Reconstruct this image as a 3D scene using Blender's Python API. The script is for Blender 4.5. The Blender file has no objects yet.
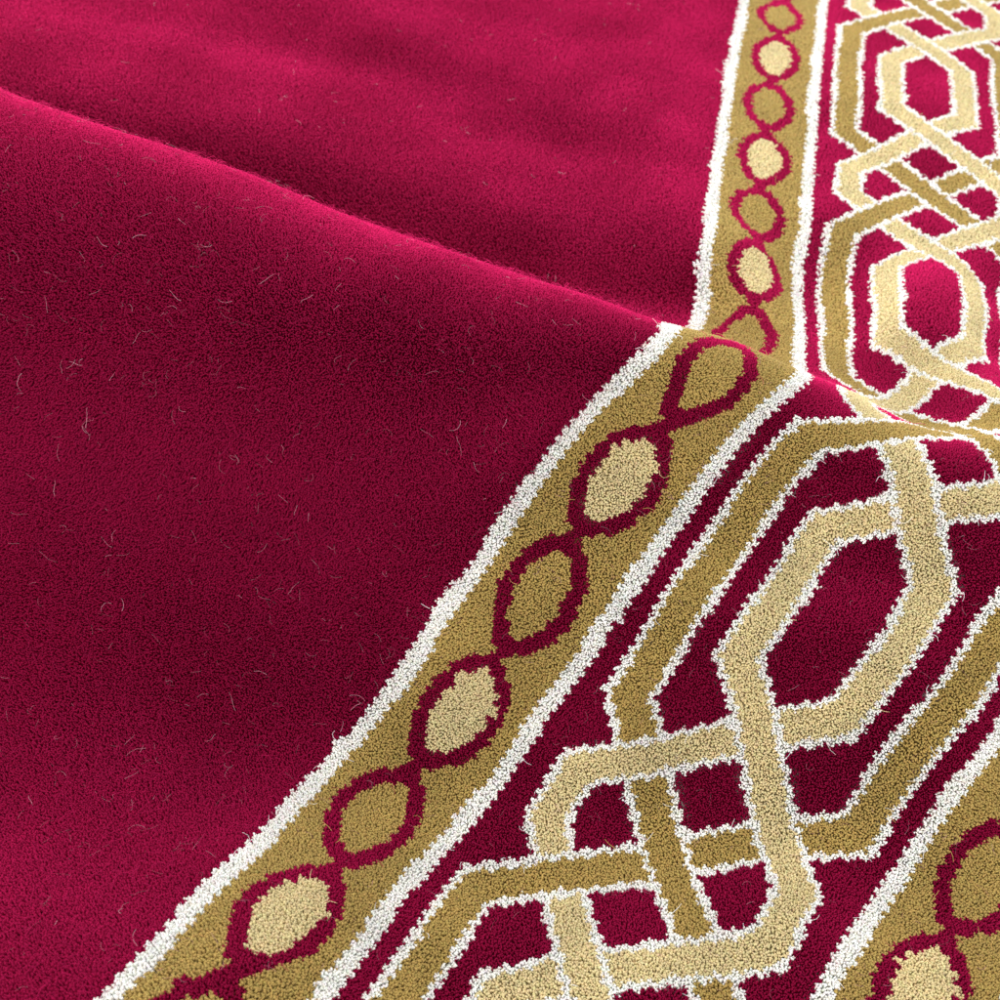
import bpy, math
import numpy as np

# ---------------------------------------------------------------- units
# one pattern unit = one oval of the chain = 5 cm
S = 0.05
rng = np.random.default_rng(11)

# ------------------------------------------- the folded sheet (B-spline)
# control net of the carpet surface, one row per step across the border
CTRL = """
-17362 -2335 -395 -16909 -2110 -396 -16466 -1901 -300 -16024 -1694 -178 -15585 -1497 -14 -15151 -1309 186 -14726 -1136 423 -14313 -979 694 -13914 -838 1006 -13530 -714 1359
-13159 -604 1729 -12797 -502 2102 -12431 -393 2455 -12034 -254 2743 -11586 -61 2887 -11121 174 2762 -10781 357 2300 -10709 367 1665 -10876 197 1080 -11146 -64 627
-11407 -332 246 -11562 -519 -148 -11487 -493 -527 -11172 -223 -656 -10795 124 -512 -10443 451 -196 -10105 764 187 -9767 1076 270 -9423 1394 255 -9071 1720 233
-8714 2055 210 -8353 2396 188 -7993 2738 165 -7634 3082 84 -7276 3426 65 -6919 3769 185 -6560 4113 207 -6200 4457 207 -5840 4801 184 -5478 5145 161
-5115 5490 138 -4752 5835 115 -4388 6180 92 -4025 6525 69 -3661 6869 46 -3299 7213 23 -2935 7556 0 -17141 -2781 -426 -16688 -2557 -418 -16245 -2347 -329
-15802 -2140 -214 -15362 -1940 -61 -14928 -1750 128 -14501 -1574 354 -14087 -1414 615 -13686 -1271 919 -13301 -1146 1268 -12932 -1036 1636 -12573 -936 2011 -12211 -830 2369
-11819 -696 2668 -11377 -510 2833 -10914 -280 2741 -10559 -92 2323 -10456 -64 1721 -10588 -210 1148 -10833 -452 691 -11079 -707 304 -11226 -886 -98 -11148 -859 -484
-10834 -591 -624 -10458 -245 -494 -10105 83 -190 -9765 397 187 -9425 711 269 -9081 1030 253 -8728 1357 230 -8370 1693 206 -8009 2033 183 -7649 2376 160
-7290 2720 87 -6933 3063 81 -6575 3407 187 -6216 3750 205 -5856 4094 203 -5495 4438 181 -5134 4783 158 -4771 5128 135 -4408 5472 113 -4044 5817 90
-3681 6162 68 -3317 6506 45 -2955 6850 23 -2591 7193 0 -16920 -3227 -456 -16468 -3004 -441 -16024 -2793 -357 -15581 -2585 -250 -15140 -2383 -108 -14704 -2191 70
-14276 -2012 284 -13860 -1849 535 -13458 -1704 832 -13073 -1578 1177 -12705 -1468 1544 -12349 -1369 1920 -11991 -1267 2283 -11605 -1138 2593 -11169 -959 2778 -10707 -734 2720
-10338 -541 2346 -10203 -494 1777 -10301 -616 1215 -10521 -840 755 -10751 -1082 361 -10889 -1254 -47 -10809 -1225 -440 -10496 -958 -591 -10121 -614 -476 -9766 -286 -183
-9425 31 187 -9084 346 268 -8738 666 251 -8385 994 227 -8026 1330 203 -7665 1671 178 -7305 2014 154 -6947 2358 91 -6589 2701 97 -6231 3044 188
-5872 3388 204 -5512 3732 199 -5151 4076 177 -4789 4420 155 -4427 4765 133 -4064 5110 111 -3700 5454 88 -3337 5799 66 -2974 6143 44 -2611 6487 22
-2247 6830 0 -16699 -3672 -486 -16248 -3451 -463 -15803 -3240 -385 -15359 -3030 -286 -14917 -2826 -154 -14480 -2632 11 -14051 -2450 215 -13633 -2284 456 -13230 -2137 746
-12845 -2009 1086 -12478 -1900 1451 -12125 -1803 1829 -11771 -1704 2197 -11391 -1580 2517 -10961 -1408 2723 -10500 -1188 2699 -10117 -990 2369 -9950 -924 1834 -10014 -1023 1282
-10208 -1228 819 -10423 -1457 418 -10553 -1622 3 -10469 -1591 -396 -10159 -1326 -559 -9784 -983 -458 -9428 -654 -177 -9085 -336 187 -8743 -20 267 -8396 302 249
-8042 631 224 -7682 968 199 -7321 1309 174 -6961 1652 149 -6603 1995 94 -6245 2339 112 -5887 2682 189 -5528 3026 203 -5168 3369 195 -4807 3713 173
-4445 4058 152 -4083 4402 130 -3720 4747 108 -3356 5091 87 -2993 5436 65 -2630 5780 43 -2267 6124 22 -1903 6467 0 -16478 -4118 -517 -16028 -3899 -486
-15582 -3686 -414 -15138 -3475 -322 -14695 -3270 -201 -14257 -3073 -47 -13826 -2888 145 -13406 -2719 376 -13002 -2569 659 -12617 -2441 995 -12251 -2332 1359 -11900 -2237 1738
-11551 -2141 2111 -11176 -2023 2442 -10752 -1857 2668 -10293 -1642 2679 -9896 -1439 2392 -9697 -1355 1890 -9726 -1430 1350 -9896 -1616 883 -10094 -1832 475 -10216 -1990 53
-10130 -1957 -352 -9821 -1694 -527 -9447 -1352 -439 -9090 -1022 -171 -8746 -703 187 -8402 -385 266 -8053 -63 247 -7698 268 221 -7339 605 195 -6978 947 169
-6617 1290 143 -6259 1633 97 -5901 1976 128 -5543 2320 191 -5184 2663 202 -4824 3007 191 -4463 3351 169 -4101 3695 148 -3738 4040 127 -3376 4384 106
-3012 4728 85 -2649 5073 64 -2286 5417 42 -1923 5761 21 -1560 6104 0 -16257 -4564 -547 -15808 -4346 -508 -15362 -4132 -442 -14916 -3920 -358 -14472 -3713 -247
-14033 -3513 -105 -13601 -3326 76 -13179 -3154 297 -12774 -3002 572 -12388 -2873 904 -12024 -2764 1266 -11676 -2671 1647 -11331 -2578 2025 -10962 -2465 2367 -10544 -2306 2613
-10086 -2096 2658 -9674 -1888 2415 -9444 -1785 1946 -9439 -1836 1417 -9583 -2003 947 -9766 -2208 532 -9880 -2358 104 -9791 -2322 -309 -9483 -2062 -495 -9109 -1721 -421
-8752 -1390 -164 -8406 -1070 187 -8061 -751 265 -7711 -427 245 -7355 -95 219 -6995 242 191 -6634 584 164 -6273 928 137 -5915 1271 100 -5557 1614 144
-5199 1957 192 -4840 2301 200 -4480 2645 187 -4118 2989 166 -3757 3333 145 -3394 3677 124 -3031 4021 104 -2668 4366 83 -2305 4710 62 -1942 5054 41
-1579 5398 21 -1216 5741 0 -16036 -5010 -577 -15588 -4793 -531 -15141 -4578 -470 -14694 -4365 -394 -14250 -4156 -294 -13809 -3954 -163 -13375 -3764 6 -12953 -3589 217
-12546 -3435 485 -12160 -3304 812 -11797 -3196 1174 -11452 -3104 1556 -11110 -3015 1940 -10747 -2907 2292 -10336 -2755 2558 -9878 -2550 2637 -9453 -2337 2438 -9191 -2215 2003
-9151 -2243 1485 -9270 -2391 1012 -9438 -2583 590 -9543 -2726 154 -9452 -2688 -265 -9146 -2430 -463 -8772 -2090 -403 -8414 -1759 -158 -8066 -1437 187 -7720 -1116 264
-7369 -791 243 -7012 -459 216 -6651 -120 188 -6290 222 160 -5929 565 132 -5571 909 104 -5213 1252 160 -4855 1595 193 -4496 1938 199 -4135 2282 182
-3774 2626 162 -3412 2970 142 -3050 3314 122 -2687 3659 101 -2324 4003 81 -1961 4347 61 -1598 4691 41 -1235 5035 20 -872 5378 0 -15815 -5456 -607
-15368 -5240 -554 -14920 -5025 -498 -14473 -4810 -430 -14028 -4599 -341 -13586 -4395 -221 -13150 -4202 -64 -12726 -4024 138 -12318 -3868 398 -11932 -3736 721 -11570 -3628 1081
-11228 -3538 1465 -10890 -3452 1854 -10533 -3349 2217 -10128 -3203 2503 -9671 -3003 2616 -9232 -2786 2461 -8938 -2645 2059 -8864 -2650 1552 -8958 -2779 1076 -9110 -2958 647
-9207 -3094 204 -9113 -3054 -221 -8808 -2798 -430 -8435 -2459 -385 -8076 -2127 -151 -7727 -1804 188 -7378 -1482 263 -7026 -1155 241 -6669 -822 213 -6307 -483 184
-5946 -140 155 -5586 203 126 -5227 546 107 -4869 890 176 -4511 1233 195 -4152 1576 198 -3791 1920 178 -3430 2264 158 -3068 2608 139 -2706 2952 119
-2343 3296 99 -1980 3640 79 -1617 3984 59 -1254 4328 40 -891 4672 20 -528 5016 0 -15596 -5904 -598 -15147 -5688 -550 -14699 -5471 -499 -14252 -5256 -440
-13806 -5043 -361 -13363 -4836 -254 -12925 -4640 -108 -12499 -4459 83 -12089 -4300 336 -11702 -4166 655 -11341 -4059 1015 -11001 -3970 1401 -10667 -3888 1794 -10315 -3790 2165
-9917 -3651 2469 -9466 -3458 2616 -9014 -3238 2509 -8685 -3075 2145 -8573 -3053 1645 -8643 -3165 1162 -8781 -3333 724 -8867 -3460 274 -8771 -3418 -158 -8471 -3166 -387
-8098 -2828 -364 -7737 -2495 -145 -7387 -2171 188 -7037 -1847 262 -6684 -1519 239 -6326 -1185 210 -5964 -846 180 -5602 -503 150 -5242 -159 120 -4883 184 123
-4525 527 190 -4167 870 196 -3808 1213 194 -3447 1557 174 -3086 1901 155 -2724 2245 136 -2362 2589 116 -1999 2933 97 -1636 3277 77 -1274 3621 58
-911 3965 39 -548 4309 19 -185 4653 0 -15377 -6353 -576 -14928 -6137 -535 -14480 -5919 -494 -14032 -5702 -445 -13585 -5488 -379 -13140 -5278 -285 -12701 -5078 -153
-12271 -4893 26 -11859 -4730 271 -11470 -4594 586 -11109 -4486 945 -10770 -4400 1332 -10440 -4320 1729 -10093 -4227 2108 -9703 -4096 2427 -9259 -3912 2606 -8800 -3691 2548
-8438 -3509 2227 -8284 -3457 1740 -8324 -3546 1247 -8446 -3702 799 -8522 -3822 344 -8427 -3780 -96 -8132 -3533 -345 -7761 -3197 -344 -7399 -2863 -139 -7047 -2537 188
-6696 -2213 261 -6342 -1884 237 -5983 -1549 207 -5621 -1209 176 -5259 -866 145 -4899 -522 114 -4541 -179 139 -4182 164 192 -3824 507 197 -3464 851 189
-3104 1194 170 -2742 1538 152 -2380 1882 133 -2018 2226 114 -1655 2570 95 -1293 2914 76 -930 3258 57 -567 3602 38 -204 3946 19 159 4289 0
-15158 -6804 -540 -14709 -6586 -509 -14260 -6368 -479 -13812 -6150 -442 -13364 -5933 -390 -12918 -5721 -312 -12476 -5516 -196 -12044 -5326 -30 -11628 -5159 205 -11236 -5020 514
-10873 -4911 871 -10535 -4825 1260 -10208 -4749 1660 -9867 -4661 2045 -9486 -4539 2379 -9051 -4364 2587 -8588 -4146 2575 -8198 -3947 2302 -8000 -3864 1834 -8006 -3926 1334
-8107 -4067 874 -8174 -4180 414 -8081 -4142 -33 -7793 -3901 -304 -7424 -3566 -327 -7060 -3231 -136 -6707 -2904 187 -6355 -2578 260 -5999 -2248 235 -5640 -1913 203
-5278 -1572 171 -4917 -1229 139 -4557 -886 107 -4198 -542 155 -3840 -199 193 -3481 144 199 -3121 488 185 -2760 831 167 -2398 1175 148 -2036 1519 130
-1674 1863 111 -1311 2207 93 -949 2551 74 -586 2895 56 -223 3239 37 140 3583 19 503 3926 0 -14939 -7256 -493 -14490 -7037 -473 -14041 -6818 -454
-13592 -6598 -430 -13144 -6380 -393 -12697 -6164 -332 -12253 -5956 -233 -11817 -5761 -83 -11397 -5587 140 -11001 -5444 441 -10636 -5332 794 -10297 -5247 1183 -9972 -5174 1585
-9637 -5093 1978 -9265 -4980 2325 -8839 -4815 2560 -8377 -4601 2592 -7964 -4389 2367 -7724 -4276 1925 -7690 -4308 1422 -7767 -4429 951 -7823 -4536 485 -7733 -4501 30
-7453 -4268 -264 -7086 -3935 -311 -6721 -3599 -134 -6366 -3271 186 -6013 -2944 258 -5657 -2613 233 -5298 -2277 200 -4936 -1936 166 -4575 -1593 133 -4215 -1249 101
-3856 -906 171 -3497 -562 194 -3138 -219 200 -2777 124 181 -2416 468 163 -2055 812 145 -1693 1156 127 -1330 1500 109 -968 1844 91 -605 2188 73
-242 2532 54 121 2876 36 484 3219 18 847 3563 0 -14719 -7707 -438 -14270 -7488 -429 -13821 -7268 -420 -13372 -7047 -409 -12924 -6827 -387 -12476 -6609 -343
-12030 -6397 -263 -11591 -6196 -132 -11166 -6016 75 -10766 -5866 366 -10396 -5751 714 -10056 -5666 1101 -9733 -5596 1506 -9404 -5521 1905 -9041 -5417 2266 -8625 -5263 2524
-8165 -5055 2596 -7734 -4835 2421 -7454 -4693 2012 -7378 -4691 1511 -7426 -4789 1029 -7469 -4887 558 -7383 -4858 96 -7112 -4634 -222 -6747 -4304 -296 -6381 -3967 -134
-6025 -3638 184 -5671 -3310 257 -5315 -2978 230 -4955 -2640 196 -4594 -2299 161 -4233 -1956 126 -3873 -1612 117 -3514 -1269 187 -3155 -926 196 -2795 -583 196
-2434 -239 178 -2073 105 160 -1711 449 142 -1349 793 124 -987 1137 107 -625 1481 89 -262 1825 71 101 2169 53 464 2513 36 827 2856 18
1191 3199 0 -14498 -8159 -379 -14049 -7938 -379 -13600 -7717 -380 -13152 -7496 -379 -12704 -7275 -371 -12255 -7056 -345 -11808 -6839 -285 -11366 -6633 -174 -10936 -6445 14
-10530 -6288 290 -10155 -6168 630 -9813 -6081 1015 -9491 -6014 1422 -9167 -5947 1827 -8813 -5852 2200 -8407 -5709 2480 -7953 -5509 2588 -7509 -5283 2462 -7191 -5114 2093
-7069 -5076 1601 -7085 -5149 1110 -7114 -5236 634 -7030 -5213 164 -6768 -5000 -179 -6407 -4673 -281 -6041 -4335 -134 -5684 -4005 182 -5330 -3676 255 -4973 -3342 227
-4613 -3004 191 -4252 -2663 155 -3891 -2319 119 -3532 -1976 133 -3172 -1633 191 -2813 -1289 197 -2452 -946 192 -2091 -602 174 -1729 -258 157 -1368 86 139
-1006 430 122 -644 774 105 -282 1118 87 81 1462 70 444 1806 52 807 2150 35 1170 2493 17 1534 2836 0 -14276 -8610 -316 -13827 -8388 -325
-13379 -8167 -334 -12931 -7945 -342 -12483 -7724 -345 -12035 -7502 -335 -11587 -7283 -296 -11142 -7071 -209 -10708 -6876 -44 -10294 -6710 215 -9912 -6582 544 -9566 -6492 924
-9245 -6429 1332 -8927 -6368 1743 -8582 -6284 2127 -8186 -6152 2427 -7738 -5960 2568 -7286 -5733 2489 -6934 -5541 2165 -6766 -5466 1690 -6746 -5508 1194 -6757 -5583 711
-6675 -5565 235 -6424 -5364 -133 -6067 -5042 -265 -5700 -4703 -134 -5342 -4372 180 -4987 -4041 253 -4630 -3707 224 -4270 -3368 187 -3910 -3026 149 -3550 -2683 111
-3190 -2340 149 -2830 -1996 192 -2470 -1653 198 -2109 -1309 188 -1748 -966 171 -1387 -621 154 -1025 -277 137 -664 67 120 -302 412 102 60 756 85
423 1100 68 786 1443 51 1149 1787 34 1513 2130 17 1877 2473 0 -14052 -9060 -248 -13604 -8838 -265 -13157 -8616 -283 -12709 -8394 -299 -12262 -8172 -312
-11814 -7950 -315 -11366 -7729 -296 -10920 -7512 -234 -10480 -7309 -95 -10059 -7132 141 -9669 -6994 455 -9317 -6900 828 -8995 -6838 1236 -8682 -6784 1652 -8347 -6712 2047
-7962 -6592 2366 -7521 -6409 2537 -7064 -6183 2502 -6684 -5973 2226 -6469 -5860 1777 -6408 -5868 1279 -6401 -5928 792 -6319 -5914 308 -6078 -5728 -83 -5725 -5412 -246
-5358 -5072 -134 -5000 -4739 178 -4644 -4407 251 -4287 -4072 220 -3928 -3732 181 -3568 -3390 142 -3208 -3047 102 -2848 -2703 165 -2488 -2360 194 -2127 -2017 200
-1767 -1673 184 -1406 -1328 168 -1045 -984 151 -684 -639 134 -323 -295 117 39 50 101 401 394 84 764 738 67 1127 1081 50 1491 1424 34
1855 1767 17 2219 2109 0 -13827 -9510 -174 -13380 -9287 -201 -12933 -9065 -227 -12486 -8842 -251 -12039 -8619 -272 -11592 -8397 -286 -11145 -8175 -283 -10698 -7955 -247
-10254 -7744 -138 -9826 -7555 71 -9426 -7406 364 -9066 -7303 727 -8741 -7240 1133 -8431 -7194 1552 -8106 -7134 1958 -7735 -7028 2298 -7302 -6856 2498 -6843 -6632 2500
-6441 -6410 2273 -6179 -6261 1858 -6075 -6232 1366 -6045 -6273 875 -5962 -6263 385 -5730 -6090 -28 -5383 -5782 -223 -5015 -5441 -131 -4656 -5107 176 -4300 -4773 249
-3943 -4437 217 -3585 -4097 176 -3226 -3754 134 -2866 -3411 112 -2506 -3068 181 -2146 -2724 195 -1786 -2380 197 -1426 -2035 181 -1065 -1691 164 -705 -1345 148
-344 -1001 131 17 -656 115 379 -311 99 742 33 82 1105 376 66 1468 719 49 1832 1062 33 2196 1404 16 2561 1747 0 -13600 -9958 -109
-13154 -9735 -145 -12708 -9512 -182 -12262 -9289 -215 -11816 -9066 -244 -11370 -8843 -267 -10923 -8621 -278 -10476 -8399 -263 -10030 -8181 -185 -9594 -7981 -10 -9184 -7817 257
-8813 -7703 605 -8482 -7636 1004 -8174 -7595 1426 -7858 -7548 1841 -7502 -7460 2202 -7081 -7301 2435 -6623 -7079 2463 -6212 -6854 2273 -5906 -6674 1910 -5748 -6602 1438
-5694 -6622 945 -5604 -6610 454 -5380 -6450 26 -5039 -6151 -196 -4671 -5811 -127 -4312 -5475 174 -3956 -5140 247 -3600 -4802 213 -3242 -4461 170 -2884 -4119 126
-2524 -3775 128 -2165 -3432 191 -1806 -3087 196 -1446 -2743 194 -1087 -2397 177 -727 -2052 161 -367 -1706 145 -6 -1361 129 356 -1016 113 719 -672 97
1082 -328 81 1445 15 65 1809 358 48 2173 700 32 2538 1042 16 2902 1384 0 -13372 -10405 -59 -12927 -10182 -106 -12482 -9959 -153 -12037 -9736 -197
-11592 -9513 -235 -11146 -9290 -267 -10700 -9066 -289 -10253 -8843 -293 -9807 -8622 -244 -9366 -8411 -106 -8944 -8231 128 -8560 -8101 453 -8219 -8025 842 -7909 -7986 1262
-7601 -7951 1685 -7258 -7882 2064 -6854 -7743 2334 -6398 -7521 2402 -5992 -7300 2216 -5639 -7091 1934 -5434 -6985 1483 -5348 -6977 997 -5247 -6958 510 -5028 -6808 78
-4694 -6520 -166 -4327 -6181 -120 -3967 -5843 173 -3611 -5506 244 -3256 -5168 208 -2899 -4827 163 -2542 -4484 117 -2184 -4140 144 -1826 -3796 192 -1468 -3451 198
-1109 -3105 190 -750 -2758 174 -390 -2412 158 -30 -2066 143 332 -1721 127 695 -1377 111 1058 -1033 95 1421 -689 79 1785 -347 63 2150 -4 48
2514 338 32 2878 680 16 3243 1021 0 -13142 -10849 6 -12698 -10626 -53 -12254 -10403 -111 -11810 -10181 -167 -11366 -9958 -217 -10921 -9735 -259 -10476 -9512 -292
-10030 -9288 -312 -9584 -9064 -288 -9139 -8846 -187 -8708 -8649 6 -8308 -8498 300 -7953 -8407 672 -7636 -8364 1087 -7332 -8339 1513 -7002 -8289 1907 -6614 -8171 2209
-6166 -7964 2342 -5728 -7716 2244 -5372 -7509 1951 -5130 -7374 1534 -5008 -7338 1051 -4891 -7305 570 -4675 -7164 135 -4349 -6888 -130 -3983 -6552 -108 -3621 -6212 174
-3266 -5874 242 -2912 -5534 203 -2558 -5193 155 -2203 -4850 107 -1847 -4505 160 -1490 -4160 193 -1133 -3813 199 -775 -3466 187 -415 -3119 171 -54 -2773 156
308 -2427 140 671 -2082 124 1034 -1738 109 1398 -1394 93 1762 -1051 78 2126 -709 62 2490 -367 47 2855 -25 31 3219 317 16 3584 658 0
-12910 -11288 97 -12467 -11065 28 -12024 -10844 -42 -11581 -10623 -110 -11138 -10401 -173 -10694 -10179 -229 -10250 -9956 -275 -9805 -9732 -310 -9360 -9507 -309 -8914 -9284 -245
-8475 -9073 -98 -8060 -8899 155 -7687 -8786 500 -7358 -8733 903 -7053 -8711 1328 -6734 -8678 1730 -6362 -8583 2060 -5926 -8397 2254 -5476 -8149 2233 -5086 -7912 1993
-4825 -7765 1581 -4672 -7701 1109 -4537 -7653 632 -4323 -7519 197 -4003 -7255 -87 -3638 -6923 -91 -3275 -6582 177 -2921 -6243 239 -2569 -5902 197 -2218 -5560 147
-1866 -5216 106 -1512 -4870 175 -1157 -4524 195 -800 -4176 199 -440 -3828 183 -79 -3481 168 283 -3134 153 646 -2789 138 1010 -2444 122 1374 -2100 107
1738 -1757 92 2102 -1414 76 2467 -1072 61 2831 -730 46 3195 -388 31 3560 -47 15 3925 294 0 -12675 -11720 232 -12234 -11499 153 -11792 -11279 73
-11350 -11060 -7 -10907 -10841 -84 -10465 -10621 -156 -10022 -10399 -218 -9579 -10176 -269 -9135 -9951 -293 -8690 -9725 -265 -8246 -9503 -170 -7817 -9306 29 -7424 -9166 335
-7079 -9094 716 -6767 -9070 1132 -6456 -9049 1539 -6102 -8980 1892 -5683 -8821 2136 -5229 -8583 2192 -4811 -8330 2015 -4521 -8157 1624 -4340 -8068 1165 -4186 -8005 695
-3972 -7874 260 -3658 -7623 -40 -3293 -7296 -67 -2930 -6954 182 -2577 -6613 237 -2229 -6271 191 -1882 -5928 137 -1533 -5583 122 -1181 -5236 190 -825 -4888 196
-466 -4540 195 -104 -4191 180 259 -3844 165 622 -3497 150 986 -3152 135 1350 -2807 120 1714 -2463 105 2078 -2120 90 2442 -1778 75 2807 -1436 60
3171 -1094 45 3536 -753 30 3901 -411 15 4266 -70 0 -12438 -12142 407 -11998 -11923 319 -11557 -11705 230 -11116 -11488 140 -10674 -11272 51 -10233 -11055 -35
-9792 -10837 -116 -9350 -10617 -188 -8908 -10394 -238 -8464 -10168 -249 -8020 -9940 -207 -7580 -9724 -72 -7167 -9553 179 -6801 -9453 528 -6478 -9418 929 -6171 -9407 1335
-5836 -9364 1709 -5439 -9238 2002 -4989 -9018 2116 -4560 -8768 1983 -4234 -8565 1648 -4014 -8444 1213 -3841 -8363 754 -3624 -8233 323 -3313 -7992 11 -2949 -7669 -37
-2585 -7327 191 -2235 -6984 235 -1893 -6641 184 -1550 -6297 126 -1202 -5950 138 -848 -5602 192 -489 -5253 197 -128 -4904 192 235 -4556 177 599 -4208 162
962 -3862 148 1326 -3516 133 1690 -3171 118 2053 -2827 103 2417 -2484 89 2781 -2142 74 3146 -1800 59 3510 -1458 44 3875 -1117 30 4240 -776 15
4605 -434 0 -12201 -12553 614 -11761 -12335 519 -11320 -12119 423 -10879 -11905 326 -10438 -11692 227 -9998 -11480 129 -9557 -11267 32 -9118 -11052 -61 -8678 -10833 -140
-8238 -10610 -192 -7795 -10381 -205 -7351 -10153 -141 -6920 -9952 41 -6529 -9818 343 -6190 -9762 722 -5880 -9750 1123 -5560 -9731 1510 -5189 -9647 1845 -4748 -9450 2032
-4311 -9198 1943 -3960 -8988 1650 -3696 -8829 1257 -3504 -8732 808 -3280 -8597 383 -2971 -8364 65 -2604 -8046 -1 -2242 -7700 204 -1897 -7357 232 -1561 -7012 176
-1220 -6666 114 -869 -6317 154 -511 -5968 193 -150 -5619 199 213 -5270 189 575 -4920 175 937 -4572 160 1299 -4224 146 1662 -3878 131 2025 -3533 117
2389 -3190 102 2753 -2847 87 3118 -2505 73 3483 -2163 58 3848 -1822 44 4213 -1481 29 4578 -1140 15 4944 -799 0 -11963 -12953 839 -11523 -12737 739
-11083 -12523 639 -10642 -12311 536 -10201 -12100 432 -9760 -11891 326 -9320 -11683 217 -8881 -11474 107 -8445 -11263 2 -8007 -11047 -90 -7570 -10823 -158 -7126 -10592 -168
-6684 -10368 -70 -6268 -10198 169 -5907 -10109 513 -5587 -10086 902 -5274 -10078 1296 -4926 -10032 1662 -4507 -9881 1917 -4048 -9628 1929 -3665 -9387 1682 -3389 -9229 1292
-3174 -9108 859 -2940 -8969 441 -2628 -8738 120 -2263 -8422 44 -1898 -8078 217 -1565 -7729 228 -1231 -7383 169 -887 -7034 107 -530 -6684 176 -169 -6334 200
191 -5983 206 550 -5633 191 909 -5282 177 1268 -4932 162 1629 -4584 147 1992 -4237 132 2356 -3893 118 2721 -3550 103 3087 -3208 89 3452 -2867 74
3818 -2526 60 4184 -2185 46 4550 -1844 31 4916 -1504 17 5282 -1163 3 -11726 -13349 1059 -11286 -13135 956 -10846 -12922 853 -10404 -12711 748 -9963 -12502 642
-9521 -12294 532 -9080 -12088 418 -8641 -11883 299 -8203 -11678 177 -7773 -11471 52 -7339 -11258 -66 -6905 -11032 -151 -6459 -10800 -144 -6023 -10597 13 -5635 -10474 312
-5301 -10417 682 -4981 -10403 1069 -4646 -10385 1445 -4252 -10284 1772 -3798 -10048 1887 -3384 -9814 1687 -3086 -9629 1323 -2852 -9499 902 -2605 -9345 494 -2288 -9119 178
-1912 -8805 82 -1565 -8449 214 -1232 -8102 230 -902 -7751 203 -545 -7400 187 -186 -7050 241 171 -6697 244 525 -6345 237 880 -5991 216 1235 -5638 194
1592 -5286 173 1952 -4937 154 2318 -4592 136 2684 -4249 121 3052 -3908 108 3419 -3568 95 3786 -3228 82 4154 -2888 70 4520 -2548 57 4887 -2208 45
5253 -1867 32 5619 -1527 19 -11491 -13752 1244 -11050 -13540 1140 -10610 -13328 1035 -10168 -13117 930 -9726 -12908 823 -9282 -12699 715 -8840 -12491 603 -8396 -12287 484
-7960 -12083 356 -7522 -11881 217 -7103 -11678 60 -6676 -11472 -92 -6241 -11242 -178 -5791 -11021 -113 -5384 -10863 133 -5034 -10791 477 -4697 -10724 840 -4342 -10671 1192
-3998 -10685 1552 -3542 -10505 1834 -3087 -10204 1719 -2793 -10054 1337 -2537 -9887 943 -2274 -9731 546 -1945 -9499 232 -1576 -9179 133 -1214 -8834 208 -916 -8470 330
-555 -8117 367 -199 -7767 333 151 -7411 317 502 -7057 283 853 -6701 245 1205 -6346 205 1560 -5993 167 1916 -5640 130 2280 -5293 99 2645 -4946 77
3015 -4607 67 3384 -4267 63 3753 -3929 62 4122 -3590 61 4490 -3251 59 4857 -2911 55 5224 -2572 50 5591 -2232 44 5958 -1892 37 -11259 -14175 1364
-10818 -13963 1259 -10377 -13752 1154 -9935 -13542 1050 -9492 -13331 946 -9049 -13120 843 -8602 -12910 739 -8158 -12699 630 -7704 -12497 510 -7282 -12286 373 -6847 -12083 196
-6448 -11890 -20 -6029 -11684 -189 -5576 -11452 -207 -5146 -11296 -11 -4812 -11172 346 -4449 -11117 651 -4054 -10948 913 -3618 -10732 1122 -3338 -10854 1607 -2784 -10688 1730
-2506 -10450 1339 -2216 -10302 983 -1963 -10115 588 -1611 -9898 290 -1179 -9600 141 -948 -9174 416 -554 -8834 453 -211 -8484 349 129 -8123 279 479 -7771 233
830 -7413 196 1183 -7060 158 1537 -6704 123 1895 -6350 100 2251 -6000 66 2604 -5641 21 2980 -5308 -5 3348 -4967 -11 3720 -4629 -7 4089 -4291 3
4458 -3953 11 4827 -3615 18 5195 -3276 21 5562 -2937 22 5929 -2597 21 6296 -2258 20 -11038 -14617 1405 -10596 -14407 1301 -10155 -14197 1196 -9713 -13986 1093
-9269 -13775 993 -8824 -13564 895 -8378 -13351 798 -7925 -13139 703 -7477 -12924 607 -6982 -12709 515 -6612 -12500 278 -6193 -12363 7 -5807 -12118 -187 -5360 -11905 -301
-4916 -11735 -113 -4622 -11668 234 -4211 -11552 543 -3841 -11318 723 -3355 -11177 917 -3028 -11084 1226 -2611 -11181 1632 -2089 -10779 1476 -1957 -10742 969 -1661 -10526 609
-1282 -10245 410 -894 -9913 502 -547 -9546 489 -200 -9222 360 101 -8832 219 468 -8499 166 814 -8127 156 1174 -7779 136 1523 -7419 110 1875 -7060 90
2235 -6710 89 2595 -6351 94 2949 -6011 13 3316 -5670 -36 3686 -5329 -49 4057 -4994 -40 4427 -4655 -28 4796 -4318 -16 5165 -3980 -7 5533 -3642 -1
5901 -3303 2 6268 -2963 3 6635 -2624 4 -10835 -15069 1356 -10393 -14859 1253 -9951 -14650 1150 -9508 -14439 1048 -9065 -14228 948 -8620 -14017 850 -8174 -13805 755
-7725 -13594 658 -7274 -13381 563 -6826 -13178 435 -6417 -12956 239 -6018 -12746 18 -5605 -12504 -162 -5147 -12404 -334 -4684 -12184 -222 -4347 -12110 141 -3978 -12037 457
-3580 -11815 687 -3130 -11616 766 -2688 -11423 942 -2386 -11391 1373 -1848 -11357 1423 -1599 -11087 1010 -1290 -10893 723 -962 -10565 577 -593 -10260 412 -287 -9901 162
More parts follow.
